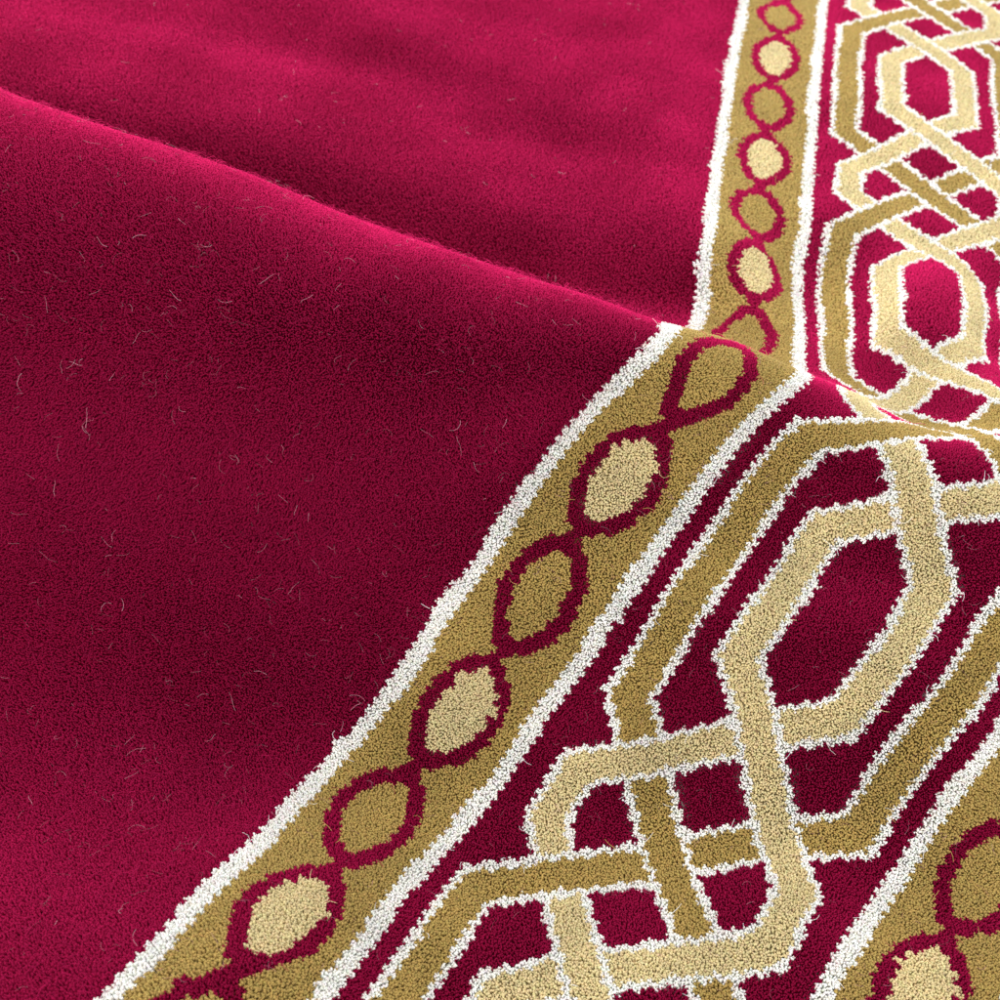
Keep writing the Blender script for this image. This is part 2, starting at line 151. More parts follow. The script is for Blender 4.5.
79 -9540 139 472 -9215 218 804 -8843 194 1158 -8487 174 1514 -8134 149 1870 -7783 130 2217 -7420 117 2574 -7063 110 2935 -6717 87 3296 -6374 27
3641 -6021 -45 4029 -5698 -47 4394 -5357 -45 4766 -5022 -34 5134 -4684 -24 5503 -4346 -16 5871 -4008 -10 6239 -3669 -7 6607 -3330 -5 6974 -2991 -3
-10654 -15514 1230 -10211 -15306 1128 -9769 -15097 1027 -9326 -14887 925 -8883 -14676 824 -8440 -14464 722 -7998 -14253 619 -7556 -14040 511 -7119 -13828 391 -6691 -13613 247
-6276 -13401 81 -5842 -13192 -70 -5435 -13022 -265 -4907 -12827 -247 -4464 -12600 -271 -4090 -12526 -12 -3769 -12493 372 -3328 -12271 705 -2865 -12057 611 -2445 -11923 897
-2188 -11884 1206 -1652 -11748 1252 -1266 -11539 1046 -1024 -11296 675 -652 -10978 414 -296 -10641 221 79 -10295 223 429 -9918 88 792 -9551 281 1146 -9194 268
1498 -8838 252 1852 -8490 197 2213 -8139 186 2550 -7762 184 2915 -7424 139 3270 -7075 82 3643 -6744 57 3997 -6393 12 4364 -6061 -22 4735 -5724 -28
5104 -5387 -27 5473 -5050 -21 5841 -4712 -15 6210 -4374 -10 6578 -4036 -7 6946 -3697 -5 7313 -3358 -4 -10490 -15949 1055 -10046 -15743 955 -9603 -15534 856
-9160 -15324 755 -8718 -15114 652 -8278 -14902 547 -7839 -14689 438 -7403 -14476 322 -6970 -14263 200 -6539 -14053 73 -6097 -13847 -30 -5654 -13640 -81 -5193 -13395 -85
-4747 -13278 -249 -4267 -13093 -295 -3779 -12915 -105 -3396 -12804 242 -3087 -12744 652 -2631 -12529 714 -2147 -12341 692 -1899 -12345 1372 -1353 -12161 1332 -1094 -12021 827
-714 -11690 598 -396 -11216 652 -36 -10793 837 329 -10442 625 723 -10194 474 1102 -9882 272 1462 -9532 280 1817 -9180 225 2177 -8830 259 2522 -8462 281
2897 -8123 258 3243 -7767 182 3615 -7449 106 3970 -7083 107 4341 -6759 57 4706 -6423 16 5074 -6090 -6 5443 -5753 -13 5811 -5417 -13 6180 -5079 -10
6548 -4742 -7 6917 -4403 -5 7285 -4065 -4 7652 -3726 -2 -10333 -16381 861 -9887 -16175 765 -9443 -15968 669 -8999 -15759 570 -8558 -15549 469 -8117 -15338 365
-7678 -15127 258 -7240 -14916 150 -6800 -14708 47 -6353 -14502 -32 -5897 -14300 -62 -5446 -14078 -16 -5011 -13846 2 -4531 -13717 -110 -4096 -13546 -235 -3584 -13366 -128
-3116 -13205 127 -2772 -13119 456 -2407 -13026 748 -1892 -12748 697 -1534 -12671 1042 -1125 -12576 1330 -643 -12288 1156 -385 -11851 1048 -99 -11497 782 295 -11138 757
718 -10868 713 1025 -10486 523 1429 -10222 407 1783 -9876 311 2142 -9531 267 2508 -9184 309 2848 -8807 319 3208 -8445 283 3590 -8144 196 3930 -7772 142
4314 -7455 128 4677 -7125 80 5046 -6791 40 5413 -6457 13 5781 -6121 1 6150 -5784 -4 6518 -5447 -4 6887 -5109 -4 7255 -4771 -3 7623 -4433 -1
7991 -4094 0 -10171 -16816 674 -9725 -16611 583 -9279 -16404 491 -8834 -16197 397 -8390 -15988 302 -7947 -15780 206 -7504 -15572 112 -7059 -15366 26 -6609 -15160 -40
-6154 -14959 -68 -5700 -14749 -41 -5254 -14546 16 -4799 -14338 36 -4357 -14192 -51 -3847 -13951 15 -3412 -13826 -166 -2977 -13709 25 -2533 -13519 295 -2164 -13462 597
-1712 -13270 712 -1305 -13239 1056 -812 -12965 1083 -422 -12613 1031 -5 -12266 910 278 -11874 729 517 -11492 404 959 -11215 451 1297 -10871 253 1729 -10579 369
2105 -10237 345 2476 -9897 333 2837 -9543 315 3193 -9183 284 3541 -8832 227 3915 -8505 168 4271 -8155 112 4643 -7831 94 5014 -7494 74 5382 -7161 45
5751 -6825 23 6119 -6489 9 6488 -6152 2 6856 -5815 0 7225 -5477 -1 7593 -5139 0 7962 -4801 0 8330 -4463 1 -10002 -17257 507 -9553 -17052 423
-9106 -16847 338 -8658 -16641 253 -8211 -16435 169 -7764 -16230 89 -7315 -16025 16 -6864 -15821 -40 -6409 -15618 -69 -5954 -15413 -57 -5504 -15210 -3 -5060 -15000 68
-4609 -14805 99 -4156 -14601 77 -3701 -14401 38 -3231 -14357 -109 -2759 -14125 -68 -2371 -14052 251 -1943 -13924 497 -1495 -13734 626 -1004 -13618 815 -580 -13281 794
-225 -12923 656 118 -12566 544 467 -12220 387 883 -11912 383 1250 -11580 309 1656 -11268 315 2032 -10939 274 2423 -10610 292 2797 -10264 281 3164 -9914 256
3521 -9562 210 3882 -9219 161 4243 -8874 115 4611 -8538 85 4978 -8200 66 5349 -7866 52 5719 -7530 37 6088 -7194 22 6457 -6857 12 6825 -6520 5
7194 -6183 2 7563 -5846 1 7931 -5508 1 8300 -5170 1 8668 -4832 1 -9823 -17704 367 -9373 -17500 291 -8923 -17296 215 -8473 -17092 142 -8022 -16888 73
-7571 -16684 13 -7117 -16481 -34 -6663 -16278 -62 -6208 -16075 -61 -5756 -15871 -22 -5310 -15665 53 -4866 -15460 135 -4414 -15261 180 -3957 -15061 166 -3503 -14910 87
-3040 -14700 -3 -2575 -14601 -89 -2114 -14389 -7 -1693 -14252 202 -1257 -14039 288 -836 -13785 340 -407 -13545 389 -6 -13237 358 381 -12914 276 781 -12600 253
1169 -12280 236 1571 -11969 238 1954 -11634 170 2350 -11309 171 2735 -10973 180 3116 -10632 181 3484 -10284 159 3849 -9936 125 4211 -9588 90 4578 -9248 63
4945 -8908 45 5315 -8572 36 5685 -8235 30 6055 -7900 23 6424 -7563 16 6794 -7226 9 7163 -6889 5 7532 -6552 2 7900 -6214 1 8269 -5876 1
8638 -5539 1 9006 -5201 1 -9637 -18155 252 -9186 -17952 184 -8734 -17748 118 -8281 -17546 57 -7827 -17343 6 -7372 -17141 -33 -6916 -16938 -57 -6461 -16735 -61
-6007 -16532 -37 -5557 -16327 23 -5115 -16121 116 -4675 -15916 210 -4224 -15713 263 -3767 -15529 239 -3306 -15350 151 -2854 -15213 25 -2389 -15039 -59 -1922 -14860 -78
-1466 -14638 -21 -1025 -14412 51 -589 -14162 89 -167 -13880 100 249 -13589 94 659 -13287 99 1068 -12978 108 1479 -12668 124 1871 -12341 98 2269 -12006 53
2657 -11673 34 3050 -11339 56 3433 -10997 67 3808 -10652 61 4177 -10305 43 4545 -9960 24 4912 -9617 11 5281 -9279 7 5650 -8941 6 6021 -8605 7
6391 -8269 7 6761 -7933 5 7131 -7596 3 7500 -7258 1 7869 -6921 0 8238 -6583 0 8607 -6245 0 8975 -5907 0 9344 -5570 1 -9447 -18608 156
-8995 -18405 95 -8541 -18202 35 -8086 -18001 -13 -7629 -17799 -47 -7171 -17598 -65 -6714 -17396 -69 -6258 -17192 -53 -5804 -16988 -9 -5358 -16783 70 -4919 -16577 178
-4481 -16371 283 -4034 -16171 340 -3576 -15982 313 -3125 -15825 207 -2667 -15657 78 -2194 -15503 -27 -1714 -15305 -69 -1241 -15088 -82 -781 -14833 -77 -337 -14557 -71
97 -14271 -74 522 -13969 -75 943 -13664 -69 1362 -13357 -41 1771 -13041 -23 2177 -12716 -36 2574 -12378 -75 2972 -12042 -88 3367 -11705 -67 3758 -11363 -40
4137 -11017 -32 4510 -10671 -35 4879 -10326 -39 5248 -9986 -38 5617 -9647 -33 5987 -9311 -24 6357 -8975 -16 6727 -8639 -11 7098 -8302 -7 7468 -7965 -5
7837 -7627 -4 8207 -7290 -3 8575 -6952 -2 8944 -6614 -1 9313 -6276 -1 9682 -5938 -1 -9254 -19063 79 -8803 -18859 8 -8349 -18657 -45 -7891 -18456 -81
-7431 -18256 -98 -6970 -18055 -98 -6511 -17852 -81 -6054 -17649 -45 -5600 -17444 19 -5155 -17238 117 -4719 -17031 239 -4285 -16826 354 -3839 -16622 414 -3394 -16447 382
-2942 -16272 271 -2501 -16148 128 -2024 -15965 11 -1520 -15777 -95 -1015 -15520 -161 -536 -15246 -206 -79 -14959 -237 361 -14651 -254 795 -14348 -259 1224 -14042 -231
1650 -13732 -195 2073 -13420 -162 2475 -13091 -173 2886 -12751 -201 3285 -12411 -213 3691 -12069 -182 4086 -11724 -147 4472 -11377 -123 4847 -11031 -112 5218 -10690 -102
5585 -10350 -89 5954 -10015 -72 6322 -9679 -55 6693 -9345 -40 7063 -9008 -28 7434 -8672 -19 7805 -8334 -13 8175 -7996 -9 8544 -7658 -6 8913 -7320 -4
9282 -6983 -3 9651 -6645 -2 10019 -6307 -2
"""
PAT = (1.13380, 2.26957, 0.88510, 0.40561, 0.81532, 0.97163, 1.01404, -6.58230)
CAM = dict(f=1215.19022, tx=-3.72560, ty=-10.45532, az=0.70501, el=0.90717, roll=0.17027, dist=9.38862)
STEP_NEAR, STEP_FAR = 0.0124, 0.0195
HGT, LEAN = 0.048, 0.10
CAPF, RADF, RED_THIN = 0.88, (0.66, 0.98), 0.95
FUZZ = 0.015
RIP, NAP = 0.03, 0.12
SHEEN_R, TRANS = 0.72, 0.25
BLOOM_C = [[1.0, .023, .176], [.06, .055, .04], [.06, .06, .05], [.05, .05, .055]]
YARN_C = [[0.092, 0.0001, 0.0112], [0.445, 0.305, 0.09], [0.71, 0.585, 0.31], [0.87, 0.85, 0.79]]
WORLD_C, WORLD_S = (0.975, 0.985, 1.0), 1.95
LINT = [(240, (-8, 0), (-10.5, -2), .15, .0013, .28, .58), (1300, (-8, 4.6), (-10.5, -1), .11, .0010, .12, .34), (130, (-9, .5), (-2, 6), .10, .0018, .3, .55)]
LAMPS = [('window_light', (-18, 24, 13), (-3, -8, 0), 40, 20, 42, (.94, .97, 1.0))]
WALL, CEIL = 1.4, 0.85

NU, NV, HS = 39, 47, 0.5
U0, V0, U1, V1 = -13.0, -13.0, 5.0, 9.0
CP = np.array([int(t) for t in CTRL.split()], float).reshape(NU * NV, 3) / 1000.0

def basis(t):
    return (np.stack([(1-t)**3, 3*t**3-6*t**2+4, -3*t**3+3*t**2+3*t+1, t**3], -1) / 6,
            np.stack([-(1-t)**2*3, 9*t**2-12*t, -9*t**2+6*t+3, 3*t**2], -1) / 6 / HS)

def smooth_noise(u, v, f, seed):
    r = np.random.default_rng(seed); s = 0
    for _ in range(7):
        t = r.uniform(0, 2*math.pi); k = f*r.uniform(.5, 1.5)
        s = s+np.sin((u*math.cos(t)+v*math.sin(t))*k+r.uniform(0, 6.3))
    return s/7**.5/1.2

def surf(u, v):
    """points and unit normals of the folded carpet at pattern coordinates"""
    P = np.empty((len(u), 3)); Nn = np.empty((len(u), 3))
    for k in range(0, len(u), 100000):
        a, b = u[k:k+100000], v[k:k+100000]
        x = (np.clip(a, U0, U1-1e-6)-U0)/HS; y = (np.clip(b, V0, V1-1e-6)-V0)/HS
        i = np.floor(x).astype(int); j = np.floor(y).astype(int)
        bu, bv = basis(x-i), basis(y-j)
        idx = ((i[:, None, None]+np.arange(4)[:, None])*NV+(j[:, None, None]+np.arange(4)[None, :])).reshape(len(a), 16)
        C = CP[idx]
        w = lambda p, q: (bu[p][:, :, None]*bv[q][:, None, :]).reshape(len(a), 16)
        P[k:k+100000] = np.einsum('nk,nkc->nc', w(0, 0), C)
        gu = np.einsum('nk,nkc->nc', w(1, 0), C); gv = np.einsum('nk,nkc->nc', w(0, 1), C)
        n = np.cross(gu, gv); n /= np.linalg.norm(n, axis=1, keepdims=True)
        # faint secondary ripple running across the far field
        def ripple(a, b):
            t = 1/(1+np.exp((a+.15)*7))/(1+np.exp(-(a+8.6)*2))
            und = .011*smooth_noise(a, b, 2.4, 41)+.0045*smooth_noise(a, b, 7, 42)   # a used carpet never lies quite even
            return und+RIP*t*np.exp(-((b-(1.22-.23*a))/.42)**2)
        h0 = ripple(a, b); e = 1e-3
        hu, hv = (ripple(a+e, b)-h0)/e, (ripple(a, b+e)-h0)/e
        P[k:k+100000] += n*h0[:, None]
        n = n-gu*hu[:, None]-gv*hv[:, None]
        n = n/np.linalg.norm(n, axis=1, keepdims=True)
        P[k:k+100000] -= n*(.8*HGT)          # the pile tops lie on the fitted surface
        Nn[k:k+100000] = n
    return P, Nn

# ------------------------------------------------------ woven pattern
GW, GC, GD, GA, GB, GK, GQ, GM = PAT
E0, E1 = 0.046, 0.172          # pale stripe on each edge of a guard border
L = 4.0
RED, GOLD, BEIGE, WHITE = 0, 1, 2, 3

def pattern(u, v):
    out = np.zeros(u.shape, int)
    # small irregularities of the weave
    wob = 0.006*np.sin(v*2.3+1.1)+0.005*np.sin(v*7.1+u)
    for mir in (0, 1):
        x = (2*GC-u if mir else u)+wob
        if not mir:     # two places where the loom slipped a knot
            for uu, v0 in ((0., -7.12), (1., -5.34)):
                t = np.clip(v0-v, 0, 9); x = x+np.where(np.abs(u-uu) < .42, .034*np.clip(t*18, 0, 1)*np.exp(-t*1.1), 0)
        g = (x > E0) & (x < GW-E0); out[g] = GOLD
        out[(x > E0) & (x < E1)] = WHITE
        out[(x > GW-E1+.01) & (x < GW-E0)] = WHITE
        s = np.abs(np.sin(np.pi*v))**.58
        r = np.abs(x-GW/2+0.01*np.sin(v*3.3))
        light = (np.floor(v).astype(int) % 2) != 0
        fr = v-np.floor(v)
        A = .262*np.sin(np.pi*fr)**.72+.024
        B = np.where((fr > .14) & (fr < .86), .178*np.sin(np.pi*np.clip((fr-.14)/.72, 0, 1))**.72, -1)
        out[g & (r < A) & (r >= B) & (r < .3)] = RED
        out[g & (r < B) & light] = BEIGE
        # stepped tips at the upper end of every pale oval
        fr = v-np.floor(v)
        tip = g & light & (fr > .62) & (r < B+.042) & (r >= B-.01) & (s > .4)
        chk = (np.floor(u/.045)+np.floor(v/.042)).astype(int) % 3 == 0
        out[tip & chk] = BEIGE
    x = u-GC+.008*np.sin(v*5.0+2); y = (v-GM+2) % L-2
    lat = (u > GW) & (u < 2*GC-GW)
    d, a, b, k, q = GD, GA, GB, GK, GQ
    h = k*d
    Hd, Wd, Hl, Wl = .110, .162, .105, .153
    def strip(p0, p1, w, f0, f1):
        dx, dy = p1[0]-p0[0], p1[1]-p0[1]; n = math.hypot(dx, dy); dx /= n; dy /= n
        t = (x-p0[0])*dx+(y-p0[1])*dy; s = np.abs(-(x-p0[0])*dy+(y-p0[1])*dx)
        return (s < w) & (t > -.4*w*f0) & (t < n+.4*w*f1)
    def strap(pts, col, hw, ww):
        n = len(pts)-1
        for w, c in ((ww, WHITE), (hw, col)):
            for i in range(n):
                out[lat & strip(pts[i], pts[i+1], w, i > 0, i < n-1)] = c
    T = 2.0
    hx, hy, bx, by = a, q+k*a, b, q-k*b
    strap([(-d, -T), (-d, -h), (d, h), (d, T)], GOLD, Hd, Wd)
    strap([(-d, T), (-d, h), (d, -h), (d, -T)], GOLD, Hd, Wd)
    strap([(a, T), (hx, hy), (-bx, by), (-bx, 0)], BEIGE, Hl, Wl)
    strap([(bx, 0), (bx, -by), (-hx, -hy), (-hx, -T)], BEIGE, Hl, Wl)
    strap([(-bx, 0), (-bx, -by), (hx, -hy), (hx, -T)], BEIGE, Hl, Wl)
    strap([(-hx, T), (-hx, hy), (bx, by), (bx, 0)], BEIGE, Hl, Wl)
    strap([(-d, -T), (-d, -h), (-.28, -.28*k)], GOLD, Hd, Wd)
    return out

# yarn colours (linear)
YARN = np.array(YARN_C)
BLOOM = np.array(BLOOM_C)
KU, KV = 0.044, 0.040           # size of one knot of the weave

def knot_colour(u, v):
    row = np.floor(v/KV)
    sh = .5*KU*(row % 2)
    uq = (np.floor((u+sh)/KU)+.5)*KU-sh; vq = (row+.5)*KV
    return pattern(uq, vq)

# ----------------------------------------------------------- materials
def new_mat(name):
    m = bpy.data.materials.new(name); m.use_nodes = True
    nt = m.node_tree; nt.nodes.clear()
    out = nt.nodes.new('ShaderNodeOutputMaterial'); b = nt.nodes.new('ShaderNodeBsdfPrincipled')
    nt.links.new(b.outputs[0], out.inputs[0])
    return m, nt, b

def pile_material():
    m, nt, b = new_mat('pile_yarn')
    at = nt.nodes.new('ShaderNodeAttribute'); at.attribute_name = 'yarn'
    tc = nt.nodes.new('ShaderNodeNewGeometry')
    nz = nt.nodes.new('ShaderNodeTexNoise'); nz.inputs['Scale'].default_value = 38; nz.inputs['Detail'].default_value = 5
    nt.links.new(tc.outputs['Position'], nz.inputs['Vector'])
    mr = nt.nodes.new('ShaderNodeMapRange'); mr.inputs['From Min'].default_value = .25; mr.inputs['From Max'].default_value = .75
    mr.inputs['To Min'].default_value = .86; mr.inputs['To Max'].default_value = 1.12
    nt.links.new(nz.outputs['Fac'], mr.inputs['Value'])
    mx = nt.nodes.new('ShaderNodeVectorMath'); mx.operation = 'SCALE'
    nt.links.new(at.outputs['Color'], mx.inputs[0]); nt.links.new(mr.outputs['Result'], mx.inputs['Scale'])
    nt.links.new(mx.outputs[0], b.inputs['Base Color'])
    b.inputs['Roughness'].default_value = .85
    b.inputs['Specular IOR Level'].default_value = .04
    # wool lets some light through
    tr = nt.nodes.new('ShaderNodeBsdfTranslucent'); nt.links.new(mx.outputs[0], tr.inputs['Color'])
    ms = nt.nodes.new('ShaderNodeMixShader'); ms.inputs[0].default_value = TRANS
    nt.links.new(b.outputs[0], ms.inputs[1]); nt.links.new(tr.outputs[0], ms.inputs[2])
    # velvety bloom of the pile as a whole: fine fibre ends seen along the nap
    sh = nt.nodes.new('ShaderNodeBsdfSheen'); sh.inputs['Roughness'].default_value = SHEEN_R
    lay = nt.nodes.new('ShaderNodeAttribute'); lay.attribute_name = 'lay'
    blo = nt.nodes.new('ShaderNodeAttribute'); blo.attribute_name = 'bloom'
    nt.links.new(lay.outputs['Vector'], sh.inputs['Normal']); nt.links.new(blo.outputs['Color'], sh.inputs['Color'])
    ad = nt.nodes.new('ShaderNodeAddShader'); nt.links.new(ms.outputs[0], ad.inputs[0]); nt.links.new(sh.outputs[0], ad.inputs[1])
    out = [n for n in nt.nodes if n.type == 'OUTPUT_MATERIAL'][0]
    nt.links.new(ad.outputs[0], out.inputs[0])
    return m
M_PILE = pile_material()

def fibre_material():
    m, nt, b = new_mat('loose_fibre')
    oi = nt.nodes.new('ShaderNodeAttribute'); oi.attribute_name = 'yarn'
    nt.links.new(oi.outputs['Color'], b.inputs['Base Color']); b.inputs['Roughness'].default_value = .5
    return m
M_FIB = fibre_material()

def backing_material():
    m, nt, b = new_mat('jute_backing')
    wv = nt.nodes.new('ShaderNodeTexNoise'); wv.inputs['Scale'].default_value = 300
    cr = nt.nodes.new('ShaderNodeValToRGB'); cr.color_ramp.elements[0].color = (.25, .19, .11, 1); cr.color_ramp.elements[1].color = (.5, .42, .29, 1)
    nt.links.new(wv.outputs['Fac'], cr.inputs['Fac']); nt.links.new(cr.outputs['Color'], b.inputs['Base Color']); b.inputs['Roughness'].default_value = .95
    return m
M_BACK = backing_material()

def floor_material():
    m, nt, b = new_mat('floor_screed')
    nz = nt.nodes.new('ShaderNodeTexNoise'); nz.inputs['Scale'].default_value = 14; nz.inputs['Detail'].default_value = 8
    cr = nt.nodes.new('ShaderNodeValToRGB'); cr.color_ramp.elements[0].color = (.30, .29, .28, 1); cr.color_ramp.elements[1].color = (.42, .41, .40, 1)
    nt.links.new(nz.outputs['Fac'], cr.inputs['Fac']); nt.links.new(cr.outputs['Color'], b.inputs['Base Color']); b.inputs['Roughness'].default_value = .6
    return m

# ------------------------------------------------------------- helpers
scene = bpy.context.scene
COL = scene.collection

def mesh_from(name, V, F3, F4, C, mat, parent=None, lay=None, bloom=None):
    """numpy arrays -> one mesh object (triangles F3, quads F4, colour per vertex C)"""
    me = bpy.data.meshes.new(name)
    nl = F3.size+F4.size; nf = len(F3)+len(F4)
    me.vertices.add(len(V)); me.loops.add(nl); me.polygons.add(nf)
    me.vertices.foreach_set('co', (V*S).astype(np.float32).ravel())
    me.loops.foreach_set('vertex_index', np.concatenate([F3.ravel(), F4.ravel()]).astype(np.int32))
    st = np.concatenate([np.arange(len(F3))*3, F3.size+np.arange(len(F4))*4]).astype(np.int32)
    me.polygons.foreach_set('loop_start', st)
    me.polygons.foreach_set('use_smooth', np.ones(nf, bool))
    me.update(calc_edges=True)
    if C is not None:
        at = me.attributes.new('yarn', 'FLOAT_COLOR', 'POINT')
        at.data.foreach_set('color', np.concatenate([C, np.ones((len(C), 1))], 1).astype(np.float32).ravel())
    if lay is not None:
        at = me.attributes.new('lay', 'FLOAT_VECTOR', 'POINT'); at.data.foreach_set('vector', lay.astype(np.float32).ravel())
        at = me.attributes.new('bloom', 'FLOAT_COLOR', 'POINT')
        at.data.foreach_set('color', np.concatenate([bloom, np.ones((len(bloom), 1))], 1).astype(np.float32).ravel())
    me.materials.append(mat)
    o = bpy.data.objects.new(name, me); COL.objects.link(o)
    if parent: o.parent = parent
    return o

# -------------------------------------------------------------- camera
cam_d = bpy.data.cameras.new('camera'); cam = bpy.data.objects.new('camera', cam_d); COL.objects.link(cam)
az, el, ro, dist = CAM['az'], CAM['el'], CAM['roll'], CAM['dist']
fw = np.array([math.sin(az)*math.cos(el), math.cos(az)*math.cos(el), -math.sin(el)])
r0 = np.cross(fw, [0, 0, 1.]); r0 /= np.linalg.norm(r0); u0 = np.cross(r0, fw)
rt = r0*math.cos(ro)+u0*math.sin(ro); up = -r0*math.sin(ro)+u0*math.cos(ro)
eye = np.array([CAM['tx'], CAM['ty'], 0.])-fw*dist
from mathutils import Matrix
M = Matrix([[rt[i], up[i], -fw[i], eye[i]*S] for i in range(3)]+[[0, 0, 0, 1]])
cam.matrix_world = M
cam_d.sensor_width = 36; cam_d.lens = 36*CAM['f']/1000.
cam_d.clip_start = .01; cam_d.clip_end = 100
scene.camera = cam

def view_xy(P):
    d = P-eye; z = d@fw
    return (d@rt)/np.maximum(z, .1)*CAM['f']/500., (d@up)/np.maximum(z, .1)*CAM['f']/500., z

foc, _ = surf(np.array([GC-.6]), np.array([-5.0])); 
cam_d.dof.use_dof = True; cam_d.dof.focus_distance = float(np.dot(foc[0]-eye, fw))*S; cam_d.dof.aperture_fstop = 20

# ------------------------------------------------------------ pile yarn
def scatter(n_step_near, n_step_far):
    """jittered rows of tuft roots over the part of the carpet in and near view"""
    out = []
    for v_lo, v_hi, st in ((-11.5, -1.2, n_step_near), (-1.2, 8.8, n_step_far)):
        uu = np.arange(U0+.05, U1-.05, st); vv = np.arange(v_lo, v_hi, st)
        G = np.meshgrid(uu, vv, indexing='ij')
        a = G[0].ravel()+rng.uniform(-.48, .48, G[0].size)*st
        b = G[1].ravel()+rng.uniform(-.48, .48, G[0].size)*st
        # rough look-up of where the roots lie, to leave out what is far outside the view
        P, _ = surf(a, b); x, y, z = view_xy(P)
        k = (np.abs(x) < 1.22) & (np.abs(y) < 1.22) & (z > 1)
        out.append((a[k], b[k]))
    return np.concatenate([o[0] for o in out]), np.concatenate([o[1] for o in out])

PU, PV = scatter(STEP_NEAR, STEP_FAR)
PP, PN = surf(PU, PV)
PK = knot_colour(PU, PV)

def tufts(sel):
    """cut-pile tufts: three-sided tapering yarn ends, leaning a little with the nap"""
    u, v, P, N, K = PU[sel], PV[sel], PP[sel], PN[sel], PK[sel]
    n = len(u)
    far = v > -1.2
    rad = np.where(far, STEP_FAR, STEP_NEAR)*rng.uniform(*RADF, n)*np.where(K == RED, RED_THIN, 1.18)
    hgt = HGT*rng.uniform(.82, 1.12, n)*(1+.10*smooth_noise(u, v, 9, 3))
    hgt *= np.where(K == WHITE, 1.03, 1.0)
    t1 = np.cross(N, [0, 0, 1.]); t1 = np.cross(N, np.array([[1., 0, 0]])); t1 /= np.linalg.norm(t1, axis=1, keepdims=True)
    t2 = np.cross(N, t1)
    # nap direction wanders, as where a hand has brushed the pile
    na = smooth_noise(u, v, 2.2, 5)*.5; 
    lean = (t1*(np.sin(na)*.20+rng.normal(0, LEAN, n))[:, None]+t2*(.16*np.cos(na)+rng.normal(0, LEAN, n))[:, None])
    A = N+lean; A /= np.linalg.norm(A, axis=1, keepdims=True)
    ph = rng.uniform(0, 2*math.pi, n)
    V = np.empty((n, 7, 3))
    for k in range(3):
        c, s_ = np.cos(ph+k*2.0944)[:, None], np.sin(ph+k*2.0944)[:, None]
        rad_dir = t1*c+t2*s_
        V[:, k] = P+rad_dir*rad[:, None]*.9
        V[:, 3+k] = P+A*(hgt*CAPF)[:, None]+rad_dir*rad[:, None]*.72
    V[:, 6] = P+A*hgt[:, None]
    base = np.arange(n)[:, None]*7
    F4 = np.concatenate([base+np.array([[k, (k+1) % 3, 3+(k+1) % 3, 3+k]]) for k in range(3)])
    F3 = np.concatenate([base+np.array([[3+k, 3+(k+1) % 3, 6]]) for k in range(3)])
    c = YARN[K]*rng.normal(1, .06, n).clip(.75, 1.3)[:, None]
    # yarn ends pick up a little of the neighbouring dye
    c = c*(1+.03*rng.normal(0, 1, (n, 3)))
    C = np.repeat(np.clip(c, 0.001, .95)[:, None], 7, 1)
    return V.reshape(-1, 3), F3, F4, C.reshape(-1, 3), np.repeat(N+.25*lean+NAP*.4*(t1*smooth_noise(u, v, 1.3, 31)[:, None]+t2*smooth_noise(u, v, 1.6, 32)[:, None])+NAP*.8*(t1*smooth_noise(u, v, 4.5, 33)[:, None]+t2*smooth_noise(u, v, 6, 34)[:, None]), 7, 0), np.repeat(BLOOM[K], 7, 0)

def sheet(u_lo, u_hi, off=0., st=.06):
    nu = max(2, int((u_hi-u_lo)/st)+1); nv = int((V1-V0-.2)/st)
    uu = np.linspace(u_lo, u_hi, nu); vv = np.linspace(V0+.1, V1-.1, nv)
    G = np.meshgrid(uu, vv, indexing='ij'); a, b = G[0].ravel(), G[1].ravel()
    P, N = surf(a, b); V = P+N*off
    i = (np.arange(nu-1)[:, None]*nv+np.arange(nv-1)[None, :]).ravel()[:, None]
    F4 = i+np.array([[0, nv, nv+1, 1]])
    inner = np.clip(a, u_lo+.004, u_hi-.004)
    kk = pattern(inner, b)
    return V, F4, YARN[kk]*.9, N, BLOOM[kk]

